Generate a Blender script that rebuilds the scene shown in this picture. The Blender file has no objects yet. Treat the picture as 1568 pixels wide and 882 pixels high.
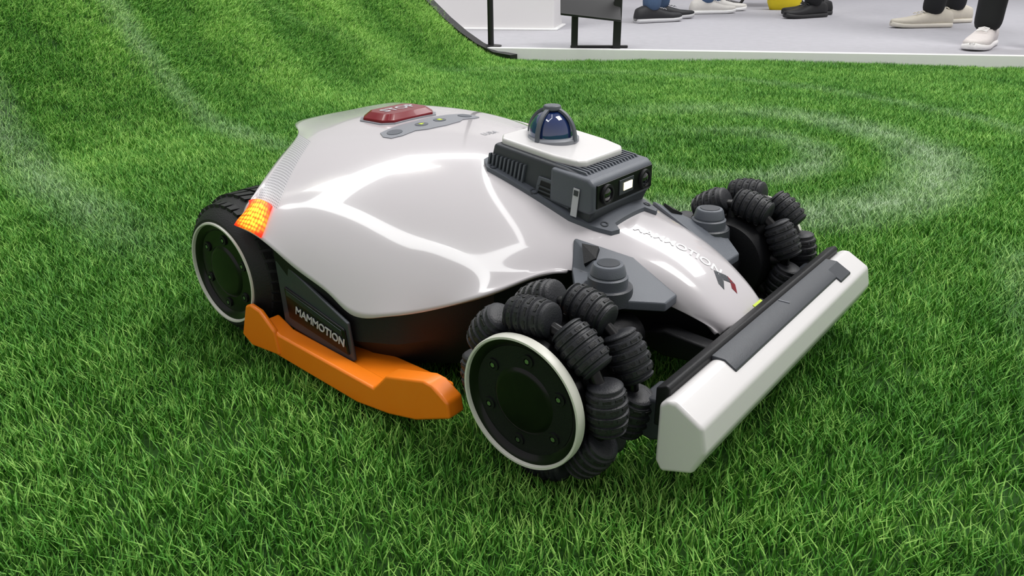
import bpy, bmesh, math, random
from mathutils import Vector, Matrix, Euler
from mathutils.bvhtree import BVHTree
random.seed(7)
scene=bpy.context.scene
COL=scene.collection

# ------------------------------------------------------------------ helpers
def lin(c):
    return tuple(((v/12.92) if v<=0.04045 else ((v+0.055)/1.055)**2.4) for v in c)
def hexc(h):
    h=h.lstrip('#'); return lin(tuple(int(h[i:i+2],16)/255 for i in (0,2,4)))+(1,)
def mat(name,col,rough=0.5,metal=0.0,coat=0.0,emis=None,estr=0.0,noise=0.0,nscale=40,bump=0.0,bscale=200,spec=0.5,trans=0.0):
    m=bpy.data.materials.new(name); m.use_nodes=True
    nt=m.node_tree; b=nt.nodes["Principled BSDF"]
    c=hexc(col) if isinstance(col,str) else col
    b.inputs["Base Color"].default_value=c
    b.inputs["Roughness"].default_value=rough
    b.inputs["Metallic"].default_value=metal
    b.inputs["Coat Weight"].default_value=coat
    b.inputs["Coat Roughness"].default_value=0.04
    b.inputs["Specular IOR Level"].default_value=spec
    b.inputs["Transmission Weight"].default_value=trans
    if emis:
        b.inputs["Emission Color"].default_value=hexc(emis); b.inputs["Emission Strength"].default_value=estr
    tc=nt.nodes.new("ShaderNodeTexCoord")
    if noise>0:
        n=nt.nodes.new("ShaderNodeTexNoise"); n.inputs["Scale"].default_value=nscale; n.inputs["Detail"].default_value=4
        r=nt.nodes.new("ShaderNodeMapRange"); r.inputs["To Min"].default_value=1-noise; r.inputs["To Max"].default_value=1+noise
        mx=nt.nodes.new("ShaderNodeVectorMath"); mx.operation='SCALE'; mx.inputs[0].default_value=c[:3]
        nt.links.new(tc.outputs["Object"],n.inputs["Vector"]); nt.links.new(n.outputs["Fac"],r.inputs["Value"])
        nt.links.new(r.outputs["Result"],mx.inputs["Scale"]); nt.links.new(mx.outputs["Vector"],b.inputs["Base Color"])
    if bump>0:
        n=nt.nodes.new("ShaderNodeTexNoise"); n.inputs["Scale"].default_value=bscale
        bp=nt.nodes.new("ShaderNodeBump"); bp.inputs["Strength"].default_value=bump; bp.inputs["Distance"].default_value=0.002
        nt.links.new(tc.outputs["Object"],n.inputs["Vector"]); nt.links.new(n.outputs["Fac"],bp.inputs["Height"]); nt.links.new(bp.outputs["Normal"],b.inputs["Normal"])
    return m
def empty(name,loc=(0,0,0)):
    o=bpy.data.objects.new(name,None); o.location=loc; COL.objects.link(o); return o
def obj(name,verts,faces,m=None,parent=None,smooth=False,bevel=0,segs=2,angle=35):
    me=bpy.data.meshes.new(name); me.from_pydata([tuple(v) for v in verts],[],faces); me.update()
    bm=bmesh.new(); bm.from_mesh(me); bmesh.ops.recalc_face_normals(bm,faces=bm.faces); bm.to_mesh(me); bm.free()
    o=bpy.data.objects.new(name,me); COL.objects.link(o)
    if m: me.materials.append(m)
    if parent: o.parent=parent
    if smooth:
        for p in me.polygons: p.use_smooth=True
    if bevel>0:
        bv=o.modifiers.new("b",'BEVEL'); bv.width=bevel; bv.segments=segs; bv.limit_method='ANGLE'; bv.angle_limit=math.radians(angle)
        for p in me.polygons: p.use_smooth=True
        wn=o.modifiers.new("wn",'WEIGHTED_NORMAL'); wn.keep_sharp=True
    return o
def prism(name,pts,y0,y1,m,parent,bevel=0.0,axis='Y',segs=2):
    n=len(pts); V=[]
    for yy in (y0,y1):
        for a,b in pts:
            V.append((a,yy,b) if axis=='Y' else ((a,b,yy) if axis=='Z' else (yy,a,b)))
    F=[tuple(range(n)),tuple(range(2*n-1,n-1,-1))]+[(i,(i+1)%n,n+(i+1)%n,n+i) for i in range(n)]
    return obj(name,V,F,m,parent,bevel=bevel,segs=segs)
def box(name,c,s,m,parent,bevel=0.002,rot=None):
    V=[]
    M=Euler(rot).to_matrix() if rot else Matrix.Identity(3)
    for sx in (-.5,.5):
        for sy in (-.5,.5):
            for sz in (-.5,.5):
                V.append(M@Vector((sx*s[0],sy*s[1],sz*s[2]))+Vector(c))
    F=[(0,1,3,2),(4,6,7,5),(0,4,5,1),(2,3,7,6),(0,2,6,4),(1,5,7,3)]
    return obj(name,V,F,m,parent,bevel=bevel)
def lathe(name,prof,center,axis,m,parent,segs=48,ref=None,smooth=True):
    a=Vector(axis).normalized()
    u=a.orthogonal().normalized() if ref is None else Vector(ref); v=a.cross(u)
    V=[];F=[]
    for (t,r) in prof:
        for k in range(segs):
            th=2*math.pi*k/segs
            V.append(Vector(center)+a*t+(u*math.cos(th)+v*math.sin(th))*r)
    n=len(prof)
    for i in range(n-1):
        for k in range(segs):
            F.append((i*segs+k,i*segs+(k+1)%segs,(i+1)*segs+(k+1)%segs,(i+1)*segs+k))
    F.append(tuple(range(segs))); F.append(tuple((n-1)*segs+k for k in range(segs)))
    o=obj(name,V,F,m,parent)
    if smooth:
        for p in o.data.polygons: p.use_smooth=True
        o.data.set_sharp_from_angle(angle=math.radians(32))
    return o
def tube(name,pts,r,m,parent,res=8):
    cu=bpy.data.curves.new(name,'CURVE'); cu.dimensions='3D'; cu.bevel_depth=r; cu.bevel_resolution=4; cu.use_fill_caps=True
    s=cu.splines.new('POLY'); s.points.add(len(pts)-1)
    for i,p in enumerate(pts): s.points[i].co=(*p,1)
    o=bpy.data.objects.new(name,cu); COL.objects.link(o); cu.materials.append(m); o.parent=parent
    return o
def textverts(body,size,extr=0.0,bold=0.0):
    cu=bpy.data.curves.new("tmp","FONT"); cu.body=body; cu.size=size; cu.align_x='CENTER'; cu.align_y='CENTER'; cu.offset=bold; cu.resolution_u=3; cu.extrude=extr
    o=bpy.data.objects.new("tmp",cu); COL.objects.link(o)
    dg=bpy.context.evaluated_depsgraph_get(); me=bpy.data.meshes.new_from_object(o.evaluated_get(dg))
    V=[v.co.copy() for v in me.vertices]; F=[tuple(p.vertices) for p in me.polygons]
    bpy.data.objects.remove(o); bpy.data.meshes.remove(me)
    return V,F
def text(name,body,size,M,m,parent,bold=0.0):
    V,F=textverts(body,size,0.0004,bold)
    return obj(name,[M@v for v in V],F,m,parent)
def frame(o,x,y):
    x=Vector(x).normalized(); y=Vector(y); z=x.cross(y).normalized(); y=z.cross(x)
    return Matrix(((x[0],y[0],z[0],o[0]),(x[1],y[1],z[1],o[1]),(x[2],y[2],z[2],o[2]),(0,0,0,1)))

# ------------------------------------------------------------------ materials
M_white=mat("gloss_white_paint","#cbc7ca",0.18,0,1.0,noise=0.015,nscale=8,spec=0.5)
M_wht2=mat("satin_white_plastic","#dcdada",0.3,0,0.4,noise=0.015,nscale=8)
M_blk=mat("black_plastic","#111215",0.5,bump=0.15,bscale=900,spec=.35)
M_blkg=mat("gloss_black_plastic","#08080a",0.3,coat=0.08,noise=0.05,spec=.3)
M_gry=mat("grey_plastic","#575c64",0.45,bump=0.12,bscale=900)
M_dgry=mat("dark_grey_plastic","#373b41",0.42,bump=0.12,bscale=900)
M_lgry=mat("light_grey_plastic","#83868d",0.4,noise=0.03)
M_rub=mat("black_rubber","#141517",0.62,bump=0.3,bscale=700,noise=0.15)
M_rub2=mat("roller_rubber","#202227",0.5,bump=0.2,bscale=600,noise=0.12)
M_or=mat("orange_plastic","#ff8614",0.36,coat=0.2,noise=0.03,nscale=12)
M_red=mat("red_button","#780818",0.3,coat=0.25,noise=0.05,nscale=30,spec=.3)
M_ring=mat("white_ring","#dcdcd2",0.35,noise=0.02)
M_metal=mat("screw_metal","#a9adb2",0.3,metal=1.0,noise=0.05)
M_glass=mat("dome_glass",(.01,.03,.13,1),0.03,coat=1.0,spec=1.0,noise=0.05)
M_lens=mat("lens_glass","#06070d",0.05,coat=1.0,noise=0.05)
M_txt=mat("print_white","#f4f4f6",0.4,noise=0.02)
M_txtg=mat("print_grey","#c3c5ca",0.4,noise=0.02)
M_blue=mat("panel_blue_black","#151b2a",0.3,coat=0.3,noise=0.1)  # blue reflection on the black side panel, put into the base colour
M_led=mat("led_white","#fff6d8",0.3,emis="#fff2c8",estr=1.2,noise=0.02)
M_yel=mat("yellow_label","#c9e03a",0.4,noise=0.04)

def lampmat():
    m=bpy.data.materials.new("amber_tail_light"); m.use_nodes=True; nt=m.node_tree; b=nt.nodes["Principled BSDF"]
    tc=nt.nodes.new("ShaderNodeTexCoord"); mp=nt.nodes.new("ShaderNodeMapping"); mp.inputs["Scale"].default_value=(9,7,1)
    nt.links.new(tc.outputs["UV"],mp.inputs["Vector"])
    vo=nt.nodes.new("ShaderNodeTexVoronoi"); vo.inputs["Scale"].default_value=1; vo.inputs["Randomness"].default_value=0.25
    nt.links.new(mp.outputs["Vector"],vo.inputs["Vector"])
    cr=nt.nodes.new("ShaderNodeValToRGB"); e=cr.color_ramp.elements
    e[0].position=0.15; e[0].color=hexc("#ffe23a"); e[1].position=0.62; e[1].color=hexc("#ff5a10")
    nt.links.new(vo.outputs["Distance"],cr.inputs["Fac"])
    g=nt.nodes.new("ShaderNodeVectorMath"); g.operation='DISTANCE'; g.inputs[1].default_value=(.5,.5,0)
    nt.links.new(tc.outputs["UV"],g.inputs[0])
    mr=nt.nodes.new("ShaderNodeMapRange"); mr.inputs["From Min"].default_value=.32; mr.inputs["From Max"].default_value=.62
    nt.links.new(g.outputs["Value"],mr.inputs["Value"])
    mx=nt.nodes.new("ShaderNodeMix"); mx.data_type='RGBA'; nt.links.new(mr.outputs["Result"],mx.inputs["Factor"])
    nt.links.new(cr.outputs["Color"],mx.inputs["A"]); mx.inputs["B"].default_value=hexc("#ff2c10")
    nt.links.new(mx.outputs["Result"],b.inputs["Emission Color"]); nt.links.new(mx.outputs["Result"],b.inputs["Base Color"])
    b.inputs["Emission Strength"].default_value=1.3
    return m
M_lamp=lampmat()
def dotmat():
    m=bpy.data.materials.new("dotted_grey_white"); m.use_nodes=True; nt=m.node_tree; b=nt.nodes["Principled BSDF"]
    tc=nt.nodes.new("ShaderNodeTexCoord"); mp=nt.nodes.new("ShaderNodeMapping"); mp.inputs["Scale"].default_value=(58,13,1)
    nt.links.new(tc.outputs["UV"],mp.inputs["Vector"])
    vo=nt.nodes.new("ShaderNodeTexVoronoi"); vo.inputs["Scale"].default_value=1; vo.inputs["Randomness"].default_value=0.0
    nt.links.new(mp.outputs["Vector"],vo.inputs["Vector"])
    cr=nt.nodes.new("ShaderNodeValToRGB"); e=cr.color_ramp.elements
    e[0].position=0.28; e[0].color=hexc("#8e8e92"); e[1].position=0.36; e[1].color=hexc("#c8c6ca")
    nt.links.new(vo.outputs["Distance"],cr.inputs["Fac"]); nt.links.new(cr.outputs["Color"],b.inputs["Base Color"])
    b.inputs["Roughness"].default_value=0.3
    return m
M_dot=dotmat()

# ================================================================== MOWER
mower=empty("robotic_lawn_mower")
R=[ # ribs: centre -> lower edge
[(-.536,0,.232),(-.536,-.05,.232),(-.534,-.095,.229),(-.492,-.125,.222),(-.448,-.195,.203),(-.405,-.262,.180),(-.416,-.277,.152)],
[(-.505,0,.236),(-.505,-.05,.236),(-.50,-.088,.235),(-.462,-.125,.229),(-.418,-.19,.211),(-.368,-.262,.178),(-.370,-.277,.146)],
[(-.43,0,.239),(-.43,-.06,.239),(-.42,-.12,.232),(-.40,-.17,.219),(-.375,-.22,.197),(-.345,-.257,.163),(-.325,-.269,.120)],
[(-.36,0,.241),(-.36,-.06,.239),(-.352,-.12,.229),(-.34,-.17,.212),(-.32,-.215,.184),(-.30,-.248,.143),(-.283,-.262,.101)],
[(-.30,0,.238),(-.30,-.06,.235),(-.295,-.12,.221),(-.285,-.17,.199),(-.27,-.212,.167),(-.255,-.243,.122),(-.243,-.258,.081)],
[(-.25,0,.228),(-.25,-.06,.224),(-.245,-.11,.210),(-.237,-.153,.188),(-.227,-.192,.157),(-.215,-.224,.118),(-.206,-.240,.085)],
[(-.20,0,.212),(-.20,-.055,.208),(-.196,-.10,.194),(-.191,-.136,.175),(-.184,-.167,.151),(-.175,-.192,.122),(-.167,-.210,.093)],
[(-.145,0,.192),(-.145,-.048,.189),(-.142,-.082,.179),(-.138,-.112,.165),(-.132,-.138,.149),(-.124,-.160,.132),(-.117,-.178,.115)],
[(-.095,0,.172),(-.095,-.042,.170),(-.093,-.068,.164),(-.090,-.086,.156),(-.087,-.101,.148),(-.083,-.113,.139),(-.080,-.122,.131)],
[(-.05,0,.157),(-.05,-.038,.155),(-.05,-.058,.151),(-.05,-.070,.145),(-.05,-.078,.137),(-.05,-.084,.129),(-.05,-.089,.120)],
[(0,0,.147),(0,-.035,.145),(0,-.052,.141),(0,-.061,.134),(0,-.066,.125),(0,-.069,.115),(0,-.071,.107)],
[(.04,0,.127),(.04,-.030,.126),(.04,-.045,.122),(.04,-.053,.115),(.04,-.056,.107),(.04,-.058,.100),(.04,-.059,.094)],
[(.073,0,.101),(.073,-.027,.101),(.073,-.040,.099),(.073,-.046,.095),(.073,-.049,.090),(.073,-.050,.085),(.073,-.051,.081)],
[(.092,0,.084),(.091,-.024,.084),(.088,-.036,.083),(.085,-.042,.082),(.083,-.045,.079),(.081,-.046,.077),(.079,-.047,.074)],
]
DZ=[.003,.005,.006,.008,.009,.006,.002]+[0]*7
for i,r in enumerate(R):
    for j in range(5):
        x,y,z=r[j]; r[j]=(x,y,z-DZ[i]*(1,1,.9,.6,.3)[j])
G=[[Vector((p[0],-p[1],p[2])) for p in r[1:]][::-1]+[Vector(p) for p in r] for r in R]
def cr(p0,p1,p2,p3,t):
    return 0.5*((2*p1)+(p2-p0)*t+(2*p0-5*p1+4*p2-p3)*t*t+(3*p1-p0-3*p2+p3)*t**3)
def interp(L,t):
    n=len(L); i=min(int(t),n-2); f=t-i
    p0=L[i-1] if i>0 else 2*L[0]-L[1]; p3=L[i+2] if i+2<n else 2*L[-1]-L[-2]
    return cr(p0,L[i],L[i+1],p3,f)
SU,SV=9,8
NU=13*SU+1; NV=12*SV+1
rows=[[interp(g,b/SV) for b in range(NV)] for g in G]
Gd=[[interp([rows[i][b] for i in range(14)],a/SU) for b in range(NV)] for a in range(NU)]
UV=[(a/SU,b/SV) for a in range(NU) for b in range(NV)]
for it in range(150):
    N2=[r[:] for r in Gd]
    for a in range(1,NU-1):
        for b in range(1,NV-1):
            N2[a][b]=Gd[a][b].lerp((Gd[a-1][b]+Gd[a+1][b]+Gd[a][b-1]+Gd[a][b+1])/4,.5)
    Gd=N2
V=[Gd[a][b] for a in range(NU) for b in range(NV)]
def S(u,v):
    fu=min(max(u*SU,0),NU-1.001); fv=min(max(v*SV,0),NV-1.001); a,b=int(fu),int(fv); s,t=fu-a,fv-b
    return Gd[a][b].lerp(Gd[a][b+1],t).lerp(Gd[a+1][b].lerp(Gd[a+1][b+1],t),s)
F=[(a*NV+b,a*NV+b+1,(a+1)*NV+b+1,(a+1)*NV+b) for a in range(NU-1) for b in range(NV-1)]
shell=obj("top_shell",V,F,M_white,mower,smooth=True)
shell.data.materials.append(M_dot)
if sum(p.normal.z for p in shell.data.polygons)<0:
    shell.data.flip_normals()
uvl=shell.data.uv_layers.new(name="UVMap")
for p in shell.data.polygons:
    us=[UV[shell.data.loops[l].vertex_index] for l in p.loop_indices]
    cu=sum(x[0] for x in us)/4; cv=sum(x[1] for x in us)/4
    for l,x in zip(p.loop_indices,us): uvl.data[l].uv=(x[1]/4,x[0])
    if 0.22<cu<1.25 and (8.9<cv<11.0 or 1.0<cv<3.1): p.material_index=1
bvh=BVHTree.FromPolygons([v.co.copy() for v in shell.data.vertices],[tuple(p.vertices) for p in shell.data.polygons])
sd=shell.modifiers.new("s",'SOLIDIFY'); sd.thickness=0.004; sd.offset=-1
def top(x,y,off=0.0):
    h=bvh.ray_cast(Vector((x,y,1)),Vector((0,0,-1)))
    return (Vector((x,y,h[0].z+off)) if h[0] is not None else Vector((x,y,.1)))
def drape(name,poly,off,thick,m,parent,res=0.006,bevel=0.001):
    bm=bmesh.new(); vs=[bm.verts.new((x,y,0)) for x,y in poly]; bm.faces.new(vs)
    xs=[p[0] for p in poly]; ys=[p[1] for p in poly]
    x=min(xs)+res
    while x<max(xs):
        bmesh.ops.bisect_plane(bm,geom=bm.verts[:]+bm.edges[:]+bm.faces[:],plane_co=(x,0,0),plane_no=(1,0,0)); x+=res
    y=min(ys)+res
    while y<max(ys):
        bmesh.ops.bisect_plane(bm,geom=bm.verts[:]+bm.edges[:]+bm.faces[:],plane_co=(0,y,0),plane_no=(0,1,0)); y+=res
    ext=bmesh.ops.extrude_face_region(bm,geom=bm.faces[:])
    nv=set(e for e in ext['geom'] if isinstance(e,bmesh.types.BMVert))
    for v in bm.verts:
        t=top(v.co.x,v.co.y); v.co.z=t.z+(off+thick if v in nv else off-0.002)
    bmesh.ops.recalc_face_normals(bm,faces=bm.faces)
    me=bpy.data.meshes.new(name); bm.to_mesh(me); bm.free(); me.materials.append(m)
    o=bpy.data.objects.new(name,me); COL.objects.link(o); o.parent=parent
    for p in me.polygons: p.use_smooth=True
    me.set_sharp_from_angle(angle=math.radians(40))
    return o
def drapetext(name,body,size,cx,cy,ang,m,bold=0.0,off=0.0006,sx=1.0):
    V,F=textverts(body,size,0,bold)
    bm=bmesh.new(); vs=[bm.verts.new(v) for v in V]
    for f in F:
        try: bm.faces.new([vs[i] for i in f])
        except: pass
    c,s=math.cos(ang),math.sin(ang)
    for v in bm.verts:
        x,y=v.co.x*sx,v.co.y; px,py=cx+c*x-s*y,cy+s*x+c*y
        v.co=top(px,py,off)
    me=bpy.data.meshes.new(name); bm.to_mesh(me); bm.free(); me.materials.append(m)
    o=bpy.data.objects.new(name,me); COL.objects.link(o); o.parent=mower
    return o

for s,nm in ((1,"tail_light_right"),(-1,"tail_light_left")):
    n=8;V=[];F=[];uv=[]
    for i in range(n+1):
        for j in range(n+1):
            u=0.02+0.98*i/n; v=11.0+0.97*j/n
            p=S(u,v); e=0.05
            nrm=(S(u+e,v)-S(u-e,v)).cross(S(u,v+e)-S(u,v-e)).normalized()
            if nrm.y>0: nrm=-nrm
            q=p+nrm*0.0022; V.append(Vector((q.x,q.y*s,q.z))); uv.append((i/n,j/n))
    F=[(i*(n+1)+j,i*(n+1)+j+1,(i+1)*(n+1)+j+1,(i+1)*(n+1)+j) for i in range(n) for j in range(n)]
    o=obj(nm,V,F,M_lamp,mower,smooth=True)
    ul=o.data.uv_layers.new(name="UVMap")
    for p in o.data.polygons:
        for l in p.loop_indices: ul.data[l].uv=uv[o.data.loops[l].vertex_index]
    sdm=o.modifiers.new("s",'SOLIDIFY'); sdm.thickness=0.004; sdm.offset=0

# lower body skirt
T=[(-.364,-.268,.143),(-.325,-.265,.118),(-.283,-.258,.099),(-.243,-.254,.080),(-.206,-.236,.084),(-.167,-.206,.092),(-.117,-.174,.114),(-.080,-.118,.130),(-.052,-.086,.120),(0,-.067,.107),(.04,-.055,.095),(.073,-.047,.082),(.078,-.02,.079),(.080,0,.079)]
Md=[(-.368,-.262,.075),(-.325,-.264,.065),(-.283,-.261,.056),(-.243,-.257,.05),(-.20,-.238,.052),(-.160,-.203,.058),(-.122,-.170,.065),(-.104,-.115,.072),(-.08,-.083,.078),(-.02,-.064,.074),(.03,-.052,.070),(.062,-.044,.066),(.068,-.02,.064),(.070,0,.064)]
B=[(-.372,-.232,.022),(-.325,-.236,.02),(-.283,-.236,.02),(-.243,-.23,.02),(-.20,-.215,.02),(-.16,-.185,.02),(-.128,-.155,.022),(-.112,-.105,.025),(-.09,-.075,.03),(-.03,-.056,.045),(.02,-.044,.05),(.05,-.036,.052),(.055,-.018,.052),(.057,0,.052)]
V=[];F=[];n=len(T)
for s in (1,-1):
    o0=len(V)
    for L in (T,Md,B,[(b[0]-0.02,0,b[2]) for b in B]):
        V+=[(p[0],p[1]*s,p[2]) for p in L]
    for k in range(3):
        for i in range(n-1):
            F.append((o0+k*n+i,o0+k*n+i+1,o0+(k+1)*n+i+1,o0+(k+1)*n+i))
    F.append((o0,o0+n,o0+2*n,o0+3*n))
sk=obj("lower_body",V,F,M_blk,mower,smooth=True)
sk.data.set_sharp_from_angle(angle=math.radians(28))
prism("rear_chassis",[(-.505,-.09),(-.505,.09),(-.45,.165),(-.33,.185),(-.33,-.185),(-.45,-.165)],.03,.180,M_blk,mower,bevel=.006,axis='Z')
prism("tail_underside",[(-.528,-.098),(-.528,.098),(-.455,.150),(-.455,-.150)],.165,.208,M_blk,mower,bevel=.003,axis='Z')
prism("nose_frame",[(-.10,.045),(-.06,.112),(.0,.10),(.07,.072),(.085,.06),(.05,.045)],-.04,.04,M_blk,mower,bevel=.003)
for s in (1,-1):
    nm="right" if s==1 else "left"
    ys=lambda a:(-.2645+a)*s
    prism("side_recess_"+nm,[(-.366,.118),(-.356,.122),(-.246,.074),(-.240,.030),(-.250,.026),(-.362,.040)],ys(.003),ys(-.0015),M_dgry,mower,bevel=.0015)
    prism("side_panel_"+nm,[(-.352,.090),(-.250,.066),(-.246,.036),(-.349,.052)],ys(-.001),ys(-.004),M_blkg,mower,bevel=.0015)
    prism("side_badge_"+nm,[(-.348,.087),(-.254,.0640),(-.254,.058),(-.348,.080)],ys(-.0035),ys(-.0046),M_blue,mower,bevel=.0005)  # thin blue strip painting a reflection along the glossy side panel
    if s==1: Mx=frame((-.291,-.2695,.0580),(1,0,-.20),(0,0,1))
    else: Mx=frame((-.291,.2695,.0580),(-1,0,.20),(0,0,1))
    text("side_badge_text_"+nm,"MAMMOTION",.0135,Mx,M_txtg,mower,bold=.0002)
    prism("side_guard_"+nm,[(-.372,.050),(-.345,.038),(-.186,.027),(-.176,.037),(-.166,.048),(-.112,.062),(-.100,.061),(-.080,.049),(-.078,.032),(-.125,.012),(-.165,.003),(-.215,-.002),(-.372,.010)],-.288*s,-.266*s,M_or,mower,bevel=.003,segs=3)
    prism("side_guard_tab_"+nm,[(-.418,.018),(-.402,.060),(-.392,.064),(-.374,.061),(-.350,.042),(-.345,.012),(-.40,.008)],-.2905*s,-.2835*s,M_or,mower,bevel=.0028,segs=3)
    prism("side_guard_shelf_"+nm,[(-.36,.030),(-.13,.026),(-.13,.014),(-.34,.014)],-.270*s,-.225*s,M_or,mower,bevel=.003)

# wheels
def rear_wheel(s):
    nm="right" if s==1 else "left"; c=(-.460,0,.083)
    ax=(0,-s,0)
    prof=[(.195,.06),(.197,.080),(.205,.086),(.225,.0885),(.245,.087),(.262,.081),(.274,.073),(.279,.067),(.279,.0635),(.272,.0625),(.272,.0)]
    lathe("rear_tyre_"+nm,prof[:-1]+[(.272,.02)],c,ax,M_rub,mower,72)
    V=[];F=[]
    N=40
    for k in range(N):
        for (t0,t1,r,sk) in ((.200,.222,.090,0),(.226,.246,.0895,.5),(.249,.266,.083,0)):
            th=2*math.pi*(k+sk)/N; dw=2*math.pi/N*.34
            b0=len(V)
            for t in (t0,t1):
                rr=r if t<.25 else r-.003
                if t>.26: rr=.0815
                for a in (th-dw,th+dw):
                    for q in (rr-.006,rr+.001):
                        V.append((c[0]+q*math.cos(a+(t-.22)*3),-s*t,c[2]+q*math.sin(a+(t-.22)*3)))
            F+=[(b0,b0+1,b0+3,b0+2),(b0+4,b0+6,b0+7,b0+5),(b0,b0+4,b0+5,b0+1),(b0+2,b0+3,b0+7,b0+6),(b0+1,b0+5,b0+7,b0+3)]
    obj("rear_tread_"+nm,V,F,M_rub,mower)
    hub(c,s,"rear_"+nm)
def hub(c,s,nm):
    ax=(0,-s,0)
    lathe("hub_disc_"+nm,[(.262,.0612),(.277,.0612),(.278,.060),(.2765,.055),(.2735,.052),(.2735,.033),(.2755,.030),(.276,.027),(.276,.001)],c,ax,M_blkg,mower,64)
    lathe("hub_ring_"+nm,[(.272,.0638),(.279,.0638),(.2812,.0630),(.2812,.0610),(.279,.0602),(.272,.0602)],c,ax,M_ring,mower,96)
    for k in range(6):
        a=2*math.pi*k/6+.4
        cc=(c[0]+.042*math.cos(a),c[1],c[2]+.042*math.sin(a))
        lathe("hub_bolt_seat_%s_%d"%(nm,k+1),[(.270,.0065),(.2755,.0060),(.2755,.0035),(.2745,.0035)],cc,ax,M_blk,mower,16)
        lathe("hub_bolt_%s_%d"%(nm,k+1),[(.271,.0026),(.2758,.0023),(.2758,.0005)],cc,ax,M_metal,mower,6)
def omni(s,dx=0,dy=0):
    nm="right" if s==1 else "left"; c=Vector((dx,dy,.0758)); ax=(0,-s,0)
    hub(c,s,"front_"+nm)
    lathe("omni_hub_"+nm,[(.170,.03),(.172,.050),(.184,.052),(.228,.052),(.229,.058),(.231,.052),(.262,.056),(.274,.060),(.274,.02)],c,ax,M_blk,mower,48)
    lathe("omni_axle_"+nm,[(.10,.022),(.172,.026)],c,ax,M_blk,mower,24)
    for row,(yy,ph) in enumerate(((.250,math.radians(97)),(.203,math.radians(97+22.5)))):
        for k in range(8):
            a=ph+2*math.pi*k/8
            rc=.0712
            p=Vector((c.x+rc*math.cos(a),dy-s*yy,c.z+rc*math.sin(a)))
            t=Vector((-math.sin(a),0,math.cos(a)))
            L=.0232; prof=[]
            N=46; R0=.0188
            for i in range(N+1):
                q=-L+2*L*i/N
                r=R0-.0042*(q/L)**2
                if abs(q)>L*.93: r-=.0025*((abs(q)-L*.93)/(L*.07))
                for g in (-.0180,-.0090,0,.0090,.0180):
                    if abs(q-g)<.0012: r-=.0017
                prof.append((q,r))
            prof=[(-L,.004)]+prof+[(L,.004)]
            lathe("omni_roller_%s_%d_%d"%(nm,row+1,k+1),prof,p,t,M_rub2,mower,22)
            V=[];F=[]
            rad=Vector((math.cos(a),0,math.sin(a))); yv=Vector((0,1,0))
            for gi,g in enumerate((-.0135,-.0045,.0045,.0135)):
                for q in range(10):
                    th=2*math.pi*(q+.5*(gi%2))/10
                    b0=len(V); rr=R0-.0042*(g/L)**2+.0006
                    for dt in (-.0013,.0013):
                        for dth in (-.2,.2):
                            for dr in (-.002,.0):
                                V.append(p+t*(g+dt)+(rad*math.cos(th+dth)+yv*math.sin(th+dth))*(rr+dr))
                    F+=[(b0,b0+1,b0+3,b0+2),(b0+4,b0+6,b0+7,b0+5),(b0,b0+4,b0+5,b0+1),(b0+2,b0+3,b0+7,b0+6),(b0+1,b0+5,b0+7,b0+3)]
            obj("omni_studs_%s_%d_%d"%(nm,row+1,k+1),V,F,M_rub,mower)
            a2=a+math.pi/8
            p2=Vector((c.x+.067*math.cos(a2),dy-s*yy,c.z+.067*math.sin(a2)))
            t2=Vector((-math.sin(a2),0,math.cos(a2)))
            lathe("omni_pin_%s_%d_%d"%(nm,row+1,k+1),[(-.012,.0050),(-.011,.0066),(.011,.0066),(.012,.0050)],p2,t2,M_blkg,mower,14)
            rad2=Vector((math.cos(a2),0,math.sin(a2)))
            lathe("omni_arm_%s_%d_%d"%(nm,row+1,k+1),[(.045,.0075),(.067,.0060)],Vector((c.x,dy-s*yy,c.z)),rad2,M_blk,mower,12)
rear_wheel(1); rear_wheel(-1); omni(1); omni(-1,-.006,-.032)

# bumper
bp=[(.106,.090),(.114,.0965),(.122,.0965),(.147,.082),(.152,.058),(.141,.034),(.112,.024),(.106,.034)]
prism("front_bumper_bar",bp,-.226,.222,M_wht2,mower,bevel=.004,segs=4)
prism("bumper_rubber_strip",[(.0965,.060),(.0965,.097),(.1065,.102),(.110,.099),(.110,.060)],-.214,.214,M_blk,mower,bevel=.0015)
prism("bumper_grey_insert",[(.108,.090),(.1085,.0985),(.1225,.0985),(.1340,.0918),(.1345,.085)],-.135,.172,M_dgry,mower,bevel=.001)
prism("bumper_insert_notch",[(.122,.092),(.1225,.0986),(.1400,.0885),(.1400,.082)],.138,.172,M_dgry,mower,bevel=.001)
box("bumper_insert_mark",(.117,.02,.0988),(.012,.0012,.001),M_lgry,mower,0)
for s in (1,-1):
    n2="right" if s==1 else "left"
    prism("bumper_arm_"+n2,[(-.02,.06),(.03,.075),(.10,.070),(.112,.055),(.03,.045)],-.075*s,-.055*s,M_blk,mower,bevel=.003)
    prism("bumper_link_"+n2,[(.07,.040),(.075,.075),(.105,.080),(.112,.045),(.09,.035)],-.205*s,-.165*s,M_dgry,mower,bevel=.003)
box("bumper_label",(.0960,.010,.092),(.010,.020,.001),M_yel,mower,0,rot=(0,.5,0))
box("bumper_mount",(.090,.0,.066),(.04,.09,.024),M_blk,mower,.004)

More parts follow.
